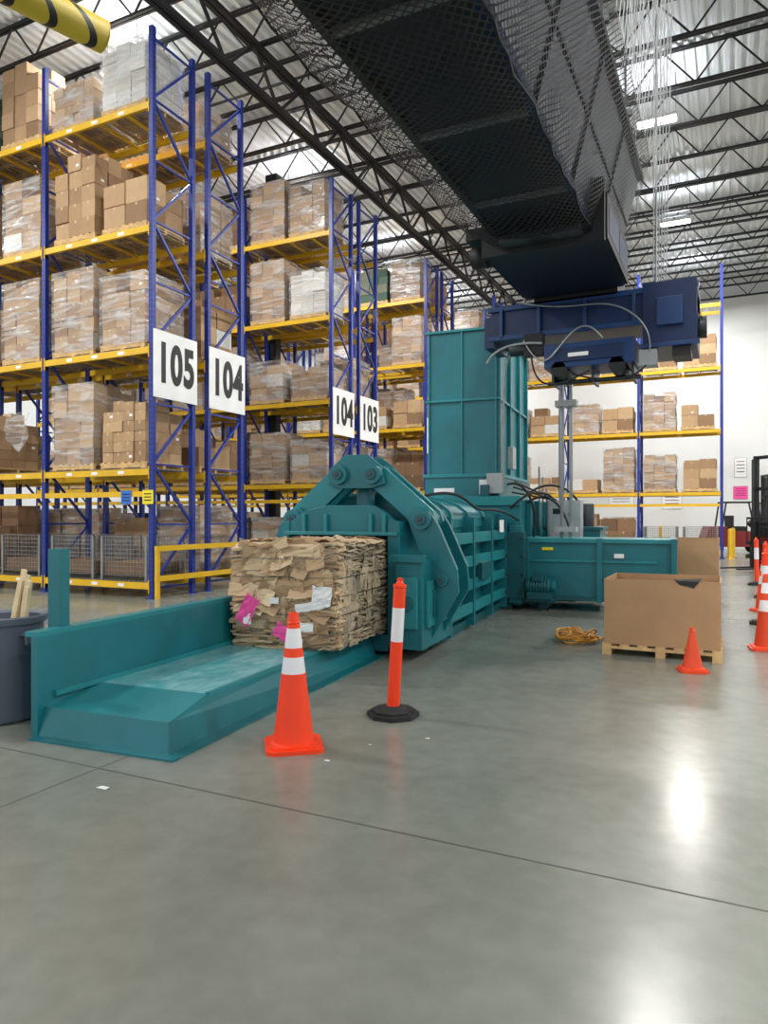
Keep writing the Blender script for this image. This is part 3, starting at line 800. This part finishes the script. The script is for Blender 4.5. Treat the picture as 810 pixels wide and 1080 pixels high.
cone('traffic_cone',.38,9.41,.88,.36,ORANGE2,[(.45,.58),(.66,.78)],rot=.1)
cone('traffic_cone',.50,13.2,.88,.36,ORANGE2,[(.45,.58),(.66,.78)],rot=.4)
def delin(x,y,lean=(0,0),h=1.07):
    g=MB()
    oc=lambda r:[(r*math.cos(math.pi/8+k*math.pi/4),r*math.sin(math.pi/8+k*math.pi/4)) for k in range(8)]
    g.prism(oc(.205),'z',0,.035,RUB); g.prism(oc(.17),'z',.035,.055,RUB); g.lathe([(.1,.055),(.075,.08),(.055,.085)],0,0,RUB)
    M=Matrix.Translation((0,0,.06))@Euler((lean[0],lean[1],0)).to_matrix().to_4x4()
    hh=h-.06
    g.lathe([(.058,0,ORANGE),(.05,.03,ORANGE),(.048,hh*.52,REFL),(.048,hh*.78,ORANGE),(.048,hh-.07,ORANGE),(.052,hh-.06,ORANGE),(.052,hh-.045,ORANGE),(.03,hh-.035,ORANGE),(.022,hh-.01,ORANGE),(.03,hh,ORANGE),(0.0,hh+.012,ORANGE)],0,0,ORANGE,n=24,M=M)
    g.build('delineator_post',loc=(x,y,0))
delin(-2.36,5.01,(0.0,.062)); delin(.44,11.6,(0,.02)); delin(.55,18.2,(0,-.02)); delin(.60,15.4,(0,.01))

# ---------------- gaylord boxes on pallets
def gaylord(x0,x1,y0,y1,h,flaps=False):
    g=MB(); w=x1-x0; d=y1-y0
    for i in range(7):
        x=i*(w-.1)/6; g.box(x,x+.1,0,d,.1,.122,WOOD)
    for y in (0,d/2-.03,d-.06): g.box(0,w,y,y+.06,.07,.1,WOOD)
    for x in (0,w/2-.05,w-.1): g.box(x,x+.1,0,d,0,.02,WOOD)
    for y in (0,d/2-.03,d-.06):
        for x in (0,w/2-.05,w-.1): g.box(x,x+.1,y,y+.06,.02,.07,WOOD)
    t=.012;z0=.124;i_=.02
    g.box(i_,w-i_,i_,i_+t,z0,h,CARD2); g.box(i_,w-i_,d-i_-t,d-i_,z0,h,CARD2); g.box(i_,i_+t,i_+t,d-i_-t,z0,h,CARD2); g.box(w-i_-t,w-i_,i_+t,d-i_-t,z0,h,CARD2)
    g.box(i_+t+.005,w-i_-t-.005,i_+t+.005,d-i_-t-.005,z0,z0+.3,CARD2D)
    if flaps:
        for (x,y,a,s) in ((.3,.4,.2,.5),(.7,.5,-.3,.4)):
            M=Matrix.Translation((x,y,h-.17))@Euler((a,.2,a*2)).to_matrix().to_4x4()
            g.box(-s/2,s/2,-s/2,s/2,0,.01,CARD2,M)
        g.raw([(w*.62,.016,h+.004),(w*.82,.016,h+.004),(w*.77,.014,h-.07),(w*.72,.014,h-.05),(w*.66,.014,h-.04)],[(0,1,2,3,4)],RUB)
        g.raw([(w*.62,.016,h+.004),(w*.82,.016,h+.004),(w*.84,.12,h+.03),(w*.6,.12,h+.01)],[(0,1,2,3)],RUB)
    g.build('cardboard_gaylord_box',loc=(x0,y0,0))
gaylord(-1.3,-.07,8.3,9.3,.85,True)
gaylord(-1.32,-.15,13.25,14.2,1.17)

pts=[]
r=random.Random(3)
for i in range(70):
    a=i*.62; rd=.2+.1*math.sin(i*1.7)+r.uniform(-.07,.07)
    pts.append((-1.72+rd*math.cos(a)*1.0,9.05+rd*math.sin(a)*1.25,.02+r.random()**2*.14))
pts.append((-1.3,9.45,.015)); pts.append((-.95,9.7,.015))
curve('extension_cord',pts,.011,YCORD)

# ---------------- trash bin with sticks
b=MB()
prof=[(0,.01),(.235,.01),(.245,.03),(.275,.74),(.30,.745),(.305,.79),(.285,.80),(.265,.78),(.235,.05),(0,.05)]
b.lathe(prof,0,0,BINM,n=48)
for a in (0,math.pi):
    M=Matrix.Rotation(a,4,'Z'); b.box(.27,.345,-.07,.07,.66,.69,BINM,M); b.box(.32,.345,-.07,.07,.6,.69,BINM,M)
for k in range(6):
    a=.3+k*.7; b.beam((.06*math.cos(a),.06*math.sin(a),.06),(.16+.1*math.cos(a)*.8,.05*math.sin(a)+.02*k,1.02+.04*(k%4)),.05,.018,PINE)
b.build('trash_bin',loc=(-5.03,3.65,0))

b=MB(); L=3.2; dv=Vector((-.22,-.77,0)).normalized()
p0=Vector((-4.76,4.35,5.60)); p1=p0+dv*L
b.cyl(p0,p1,.13,HAZ,n=28); b.cyl(p0-dv*.01,p0,.13,YEL,n=28)
for t in (.4,2.6):
    q=p0+dv*t; b.cyl(q+Vector((0,0,.12)),(q.x,q.y,13.0),.012,DARKST,n=6)
b.build('clearance_bar')

def forklift(x,y,rot):
    g=MB()
    g.box(-.5,.5,-.2,1.5,.3,.95,RED); g.prism([(.3+1.0,.3),(2.1,.3),(2.15,.7),(2.0,1.15),(1.3,1.15)],'x',-.52,.52,RED)
    g.box(-.4,.4,.5,1.1,.95,1.15,RUB); g.box(-.4,.4,1.02,1.15,1.1,1.6,RUB)
    g.box(-.45,.45,-.15,0,.9,1.25,RUB)
    g.cyl((-.0,.1,1.2),(-.0,.28,1.35),.17,RUB,n=20)
    for sx in (-.48,.48):
        g.beam((sx,-.1,.9),(sx,.15,2.15),.06,.06,BLACK); g.beam((sx,1.5,1.1),(sx,1.35,2.15),.06,.06,BLACK); g.beam((sx,.1,2.15),(sx,1.4,2.15),.06,.06,BLACK)
    for k in range(7): g.box(-.48,.48,.12+k*.2,.17+k*.2,2.14,2.18,BLACK)
    for sx in (-.36,.28):
        g.box(sx,sx+.1,-.42,-.28,.08,3.3,BLACK); g.box(sx+.02,sx+.08,-.5,-.42,.08,3.2,DARKST)
    for z in (.3,1.3,2.3,3.2): g.box(-.36,.38,-.36,-.3,z,z+.1,BLACK)
    for z in (.35,.75): g.box(-.5,.5,-.56,-.5,z,z+.1,BLACK)
    for k in range(7): g.box(-.48+.155*k,-.45+.155*k,-.55,-.52,.75,1.5,BLACK)
    g.box(-.48,.48,-.55,-.52,1.48,1.54,BLACK)
    for sx in (-.35,.23): g.box(sx,sx+.12,-1.6,-.5,.08,.12,BLACK); g.box(sx,sx+.12,-.56,-.52,.08,.85,BLACK)
    for sx in (-.55,.37):
        g.cyl((sx,0,.3),(sx+.18,0,.3),.3,RUB,n=28); g.cyl((sx-.01,0,.3),(sx+.19,0,.3),.15,WHITE,n=20)
        g.cyl((sx,1.7,.25),(sx+.18,1.7,.25),.25,RUB,n=28); g.cyl((sx-.01,1.7,.25),(sx+.19,1.7,.25),.12,WHITE,n=20)
    g.build('forklift',loc=(x,y,0),rotz=rot,bevel=.01)
forklift(1.15,23.2,-math.pi/2+.75)
forklift(1.0,33.5,math.pi/2+.3)
for x,y in ((-.0,29.0),(.1,31.0),(-3.0,36.5)):
    g=MB(); g.lathe([(.08,0),(.08,1.05),(.06,1.1),(0,1.12)],0,0,YEL,n=20); g.box(-.14,.14,-.14,.14,0,.015,YEL); g.build('safety_bollard',loc=(x,y,0))
for (x,z,w,h,m) in ((.45,3.9,.5,.9,PAPER),(.45,2.7,.6,.6,PINK),(-2.6,2.4,.9,.9,PAPER),(-5,2.5,1.2,.8,PAPER)):
    g=MB(); g.box(-w/2,w/2,-.02,-.002,-h/2,h/2,m); g.box(-w/2-.02,w/2+.02,-.015,-.002,-h/2-.02,h/2+.02,GREY)
    for k in range(4): g.box(-w*.35,w*.35,-.023,-.02,h*.3-k*h*.18,h*.34-k*h*.18,RED if k==0 else DARKST)
    g.build('wall_poster',loc=(x,Y1,z))
g=MB(); g.box(-.55,.55,-.04,-.002,0,2.15,GREY); g.box(-.62,-.55,-.06,-.002,0,2.22,DARKST); g.box(.55,.62,-.06,-.002,0,2.22,DARKST); g.box(-.62,.62,-.06,-.002,2.15,2.22,DARKST); g.box(.35,.5,-.08,-.04,1.0,1.04,STEEL); g.build('door_1',loc=(1.8,Y1,0))
for (x,y,s) in ((-3.22,2.95,.04),(-2.3,3.9,.02),(-1.9,4.6,.018),(-2.2,4.3,.012)):
    g=MB(); g.raw([(-s,-s*.4,0.002),(s,-s*.5,.004),(s*.9,s*.4,.006),(-s*.8,s*.5,.002)],[(0,1,2,3)],PAPER); g.build('paper_scrap',loc=(x,y,0))

w=bpy.data.worlds.new('world'); S.world=w; w.use_nodes=True
w.node_tree.nodes['Background'].inputs[0].default_value=(.94,.97,1,1); w.node_tree.nodes['Background'].inputs[1].default_value=1.0
S.view_settings.view_transform='Standard'; S.view_settings.look='None'; S.view_settings.exposure=0
print('objects',len(bpy.data.objects))
